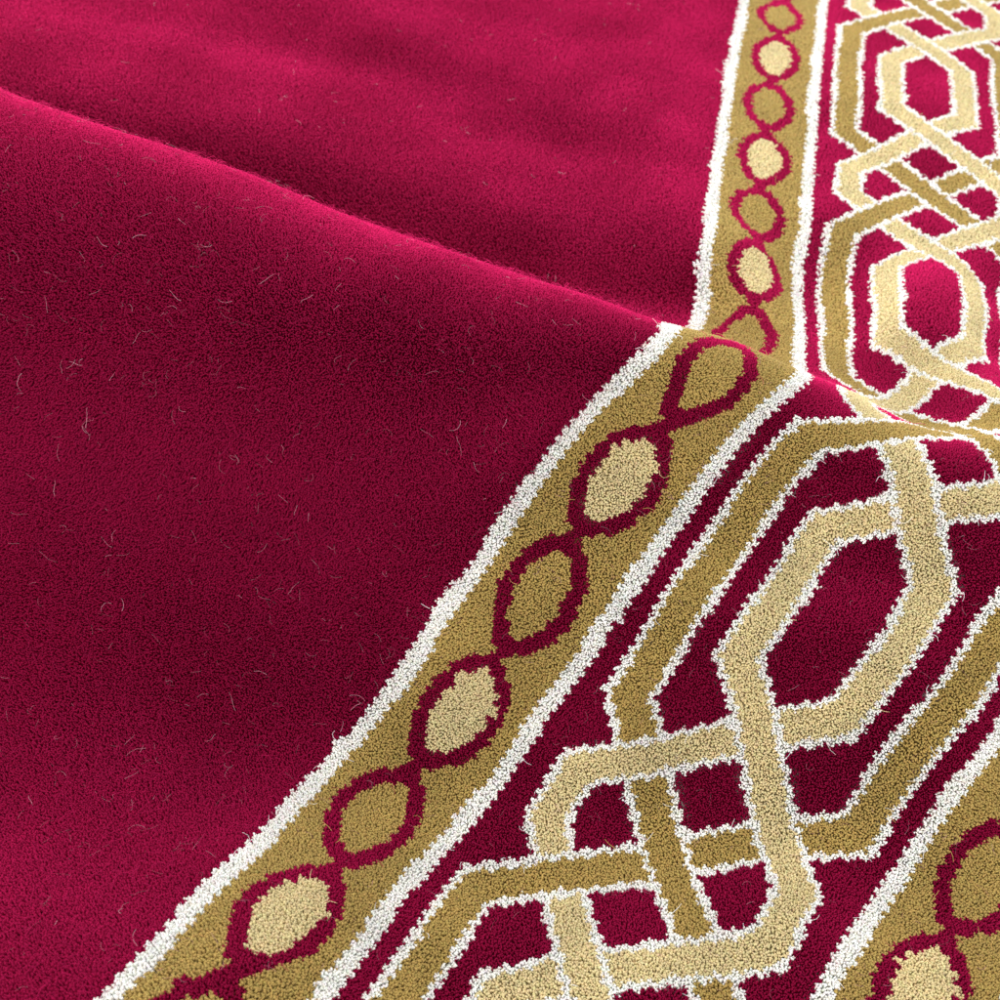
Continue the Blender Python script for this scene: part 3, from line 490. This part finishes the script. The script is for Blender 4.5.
def hairs(u, v, rad, length, lift, colours, segs=5, curl=1.0, off=0.0):
    """thin curled fibres lying on or standing in the pile, three-sided tubes"""
    n = len(u); P, N = surf(u, v)
    t1 = np.cross(N, np.array([[1., 0, 0]])); t1 /= np.linalg.norm(t1, axis=1, keepdims=True); t2 = np.cross(N, t1)
    ang = rng.uniform(0, 2*math.pi, n); dang = rng.normal(0, 1.0, n)*curl; d2 = rng.normal(0, .6, n)*curl
    pos = P+N*np.asarray(off).reshape(-1, 1); pts = [pos]
    for k in range(segs):
        f = k/segs
        el_ = lift*(1-1.5*f)+rng.normal(0, .16, n)
        dirv = (t1*np.cos(ang)[:, None]+t2*np.sin(ang)[:, None])*np.cos(el_)[:, None]+N*np.sin(el_)[:, None]
        pos = pos+dirv*(length/segs)[:, None]; pts.append(pos)
        ang = ang+dang*2/segs+d2*f+rng.normal(0, .25, n)*curl
    pts = np.stack(pts, 1)                       # n, segs+1, 3
    tan = np.gradient(pts, axis=1); tan /= np.linalg.norm(tan, axis=2, keepdims=True)+1e-9
    s1 = np.cross(tan, N[:, None, :]); s1 /= np.linalg.norm(s1, axis=2, keepdims=True)+1e-9; s2 = np.cross(tan, s1)
    V = np.empty((n, segs+1, 3, 3))
    tp = np.linspace(1, .55, segs+1)[None, :, None]
    for k in range(3):
        V[:, :, k] = pts+(s1*math.cos(k*2.0944)+s2*math.sin(k*2.0944))*np.asarray(rad).reshape(-1, 1, 1)*tp
    m = (segs+1)*3; base = np.arange(n)[:, None]*m; F4 = []
    for j in range(segs):
        for k in range(3):
            F4.append(base+np.array([[j*3+k, j*3+(k+1) % 3, (j+1)*3+(k+1) % 3, (j+1)*3+k]]))
    return V.reshape(-1, 3), np.concatenate(F4), np.repeat(colours, m, 0), np.repeat(N, m, 0)

# ------------------------------------------------------------ the carpet
carpet = bpy.data.objects.new('carpet', None); COL.objects.link(carpet)
carpet['label'] = 'crimson pile carpet with gold chain and strapwork border, pushed up into one rounded fold'
carpet['category'] = 'carpet'

def part(name, u_lo, u_hi, parent, label=None):
    V, F4, C, Ln, Bl = sheet(u_lo, u_hi)
    sel = np.where((PU >= u_lo) & (PU < u_hi))[0]
    tv, t3, t4, tc, tl, tb = tufts(sel)
    n0 = len(V)
    parts_v = [V, tv]; parts_c = [C, tc]; pl = [Ln, tl]; pb = [Bl, tb]; q = [F4, t4+n0]; t = t3+n0
    # fine fuzz standing a little above the cut pile
    nf = int(len(sel)*FUZZ*(3 if name == 'field' else .35))
    if nf:
        pick = rng.choice(sel, nf)
        hv, h4, hc, hl = hairs(PU[pick]+rng.normal(0, .01, nf), PV[pick], .0020, rng.uniform(.05, .13, nf), .75,
                           np.clip(YARN[PK[pick]]*rng.uniform(1., 1.7, (nf, 1))+np.array([[.02, .004, .012]]), 0, .9), segs=3, curl=.7, off=HGT*.7)
        n1 = n0+len(tv); parts_v.append(hv); parts_c.append(hc); pl.append(hl); pb.append(np.repeat(BLOOM[PK[pick]], len(hl)//nf, 0)); q.append(h4+n1)
    o = mesh_from(name, np.concatenate(parts_v), t, np.concatenate(q), np.concatenate(parts_c), M_PILE, parent, np.concatenate(pl), np.concatenate(pb))
    if label: o['label'] = label
    return o

R0 = 2*GC
part('field', U0+.05, E0, carpet, 'plain crimson field of the carpet')
for a0, sgn, lab in ((0., 1, 'gold chain band beside the plain red field'), (R0, -1, 'gold chain band along the outer side of the strapwork')):
    X = lambda t: a0+sgn*t
    lo, hi = sorted((X(E1), X(GW-E1+.01)))
    g = part('guard_border', lo, hi, carpet, lab)
    for p, q_ in ((E0, E1), (GW-E1+.01, GW-E0)):
        lo, hi = sorted((X(p), X(q_)))
        part('edging_stripe', lo, hi, g)
part('strapwork_border', GW-E0, R0-GW+E0, carpet, 'crimson border woven with interlaced gold and beige straps outlined in white')
part('outer_edge', R0-E0, U1-.05, carpet)
# woven backing under the pile
Vb, Fb, *_ = sheet(U0+.05, U1-.05, -.045, .12)
mesh_from('backing', Vb, np.zeros((0, 3), int), Fb[:, ::-1], None, M_BACK, carpet)

# ----------------------------------------------------- loose pale fibres
def lint(n, u_rng, v_rng):
    out_u, out_v = [], []
    u = rng.uniform(*u_rng, n*6); v = rng.uniform(*v_rng, n*6)
    dens = .5+.5*smooth_noise(u, v, 2.0, 21)
    k = rng.uniform(0, 1.0, len(u)) < dens.clip(.5, 1)
    P, _ = surf(u, v); x, y, z = view_xy(P); k &= (np.abs(x) < 1.1) & (np.abs(y) < 1.1)
    return u[k][:n], v[k][:n]
LV, LF, LC = [], [], []
nb = 0
for n, ur, vr, ln, rd, lo, hi in LINT:
    u, v = lint(n, ur, vr)
    # some lie alone, some in little tangles
    m = len(u)//14; rep = rng.integers(0, m, m*2)
    u = np.concatenate([u, u[rep]+rng.normal(0, .04, m*2)]); v = np.concatenate([v, v[rep]+rng.normal(0, .04, m*2)]); n = len(u)
    g = rng.uniform(lo, hi, n)[:, None]
    col = g*np.array([[1., .62, .72]])*(1-.6*rng.uniform(0, 1, (n, 1))**2)+np.array([[.12, .0, .02]])
    v_, f_, c_, _ = hairs(u, v, rd*rng.uniform(.6, 1.1, n), rng.uniform(.35, 1.0, n)**1.6*ln, .12, np.clip(col, 0, .9), segs=7, curl=.55, off=HGT*rng.uniform(.85, 1.15, n))
    LV.append(v_); LF.append(f_+nb); LC.append(c_); nb += len(v_)
lo_ = mesh_from('loose_fibres', np.concatenate(LV), np.zeros((0, 3), int), np.concatenate(LF), np.concatenate(LC), M_FIB)
lo_['label'] = 'pale pinkish loose lint fibres scattered over the crimson pile'
lo_['category'] = 'lint'; lo_['kind'] = 'stuff'

# ---------------------------------------------------------------- floor
zf = float(CP[:, 2].min())-.12
fl = mesh_from('floor', np.array([[-60, -60, zf], [60, -60, zf], [60, 60, zf], [-60, 60, zf]], float), np.zeros((0, 3), int), np.array([[0, 1, 2, 3]]), None, floor_material())
fl['kind'] = 'structure'

# ---------------------------------------------------------------- light
w = bpy.data.worlds.new('World'); scene.world = w; w.use_nodes = True
bg = w.node_tree.nodes['Background']; bg.inputs['Color'].default_value = (*WORLD_C, 1); bg.inputs['Strength'].default_value = WORLD_S

# an even room: pale walls a little brighter than the ceiling
wt = w.node_tree; tcw = wt.nodes.new('ShaderNodeTexCoord'); sx = wt.nodes.new('ShaderNodeSeparateXYZ'); mrw = wt.nodes.new('ShaderNodeMapRange')
wt.links.new(tcw.outputs['Generated'], sx.inputs[0]); wt.links.new(sx.outputs['Z'], mrw.inputs['Value'])
mrw.inputs['From Min'].default_value = 0.; mrw.inputs['From Max'].default_value = 1.
mrw.inputs['To Min'].default_value = WORLD_S*WALL; mrw.inputs['To Max'].default_value = WORLD_S*CEIL
wt.links.new(mrw.outputs['Result'], bg.inputs['Strength'])

def area(name, loc, target, sx, sy, power, colr):
    d = bpy.data.lights.new(name, 'AREA'); d.shape = 'RECTANGLE'; d.size = sx*S; d.size_y = sy*S; d.energy = power; d.color = colr
    o = bpy.data.objects.new(name, d); COL.objects.link(o)
    from mathutils import Vector
    o.location = Vector(loc)*S
    o.rotation_euler = (Vector(target)-Vector(loc)).to_track_quat('-Z', 'Y').to_euler()
    return o
for a in LAMPS: area(*a)

scene.view_settings.view_transform = 'Standard'; scene.view_settings.look = 'None'
scene.view_settings.exposure = 0; scene.view_settings.gamma = 1
